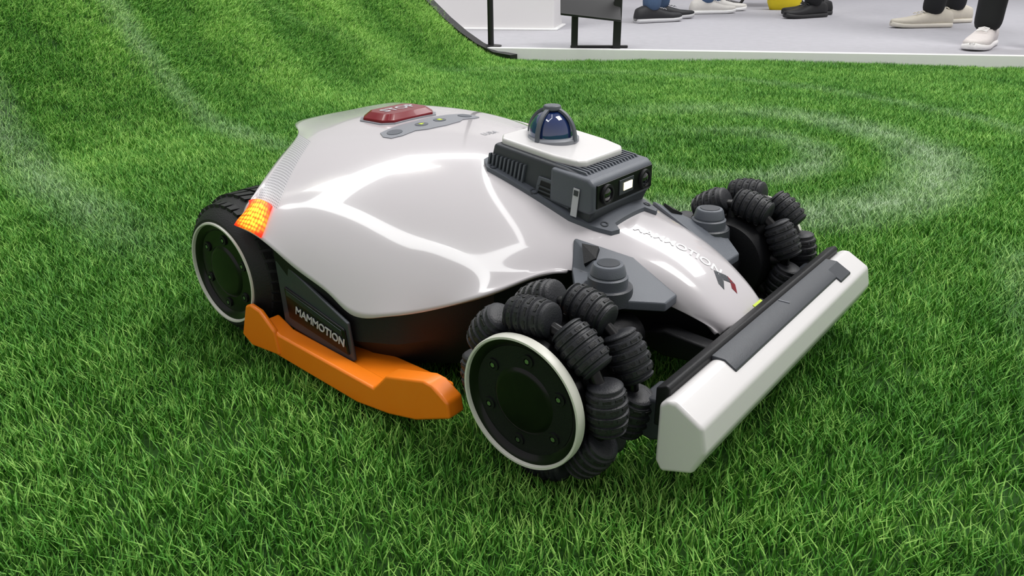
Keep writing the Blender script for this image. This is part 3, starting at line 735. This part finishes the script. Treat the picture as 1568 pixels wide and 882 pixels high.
for z,w,d in st:
    for k in range(16):
        a=2*math.pi*k/16; x=w*math.copysign(abs(math.cos(a))**.5,math.cos(a)); y=d*math.copysign(abs(math.sin(a))**.7,math.sin(a))
        c,s=math.cos(RA),math.sin(RA); V.append((bc.x+c*x-s*y,bc.y+s*x+c*y,fz+z))
F=[(i*16+k,i*16+(k+1)%16,(i+1)*16+(k+1)%16,(i+1)*16+k) for i in range(4) for k in range(16)]+[tuple(range(16))]
obj("bag_body",V,F,M_bag,bg,smooth=True)
tube("bag_strap",[(bc.x-.07,bc.y-.05,.36),(bc.x-.04,bc.y-.03,.52),(bc.x+.04,bc.y+.03,.52),(bc.x+.07,bc.y+.05,.36)],.008,M_bag,bg)

# ================================================================== LIGHT
w=bpy.data.worlds.new("hall"); scene.world=w; w.use_nodes=True
nt=w.node_tree; bg_=nt.nodes["Background"]
tc=nt.nodes.new("ShaderNodeTexCoord"); sp=nt.nodes.new("ShaderNodeSeparateXYZ"); rp=nt.nodes.new("ShaderNodeValToRGB")
nt.links.new(tc.outputs["Generated"],sp.inputs[0]); nt.links.new(sp.outputs[2],rp.inputs["Fac"]); nt.links.new(rp.outputs["Color"],bg_.inputs["Color"])
e=rp.color_ramp.elements; e[0].position=0; e[0].color=(.80,.78,.77,1); e[1].position=.9; e[1].color=(.44,.43,.45,1)
bg_.inputs["Strength"].default_value=.78
def area(name,loc,rot,sx,sy,pw,col=(1,1,1)):
    d=bpy.data.lights.new(name,'AREA'); d.shape='RECTANGLE'; d.size=sx; d.size_y=sy; d.energy=pw; d.color=col
    o=bpy.data.objects.new(name,d); o.location=loc; o.rotation_euler=rot; COL.objects.link(o); return o
area("hall_light",(1.2,1.6,4.2),(0,0,0),1.6,1.6,140,(1,.98,.95))
area("hall_light",(-3.0,1.0,4.6),(0,.25,0),.6,2.5,95,(1,.99,.92))
area("hall_light",(-.5,5,4.2),(0,0,0),4,2,170)
M_tube=mat("lamp_tube","#ffffff",.4,emis="#ffffff",estr=6.8,noise=.01)
lr=empty("pendant_lamp")
PZ=3.1
corn=[(-.04,-.22),(-.22,-1.42),(-1.62,-.76),(-2.50,1.85),(-2.22,2.80)]
wid=[.14,.34,.34,.34,.07]
for i in range(5):
    a=Vector((*corn[i],0)); b=Vector((*corn[(i+1)%5],0)); d=(b-a).normalized(); nn=Vector((-d.y,d.x,0)); h=wid[i]/2
    q=[a-d*h*.6-nn*h,a-d*h*.6+nn*h,b+d*h*.6+nn*h,b+d*h*.6-nn*h]
    z0=PZ+.002*i
    V=[(p.x,p.y,z0) for p in q]+[(p.x,p.y,z0+.05) for p in q]
    obj("tube_%d"%(i+1),V,[(0,1,2,3),(7,6,5,4)]+[(k,(k+1)%4,4+(k+1)%4,4+k) for k in range(4)],M_tube,lr)
    tube("cable_%d"%(i+1),[(a.x,a.y,PZ+.05),(-1.3,.4,PZ+1.3)],.004,M_met,lr)

# ================================================================== CAMERA
cd=bpy.data.cameras.new("camera"); cam=bpy.data.objects.new("camera",cd); COL.objects.link(cam); scene.camera=cam
yaw,pit,rol=2.2539,.4106,-.0094
Fv=Vector((math.cos(yaw)*math.cos(pit),math.sin(yaw)*math.cos(pit),-math.sin(pit)))
Rv=Fv.cross(Vector((0,0,1))).normalized(); Uv=Rv.cross(Fv)
R2=Rv*math.cos(rol)+Uv*math.sin(rol); U2=-Rv*math.sin(rol)+Uv*math.cos(rol)
cam.matrix_world=Matrix(((R2.x,U2.x,-Fv.x,.3614),(R2.y,U2.y,-Fv.y,-.7322),(R2.z,U2.z,-Fv.z,.4383),(0,0,0,1)))
cd.sensor_width=36; cd.lens=36*1184.93/1568; cd.clip_start=.02
scene.view_settings.view_transform='Standard'
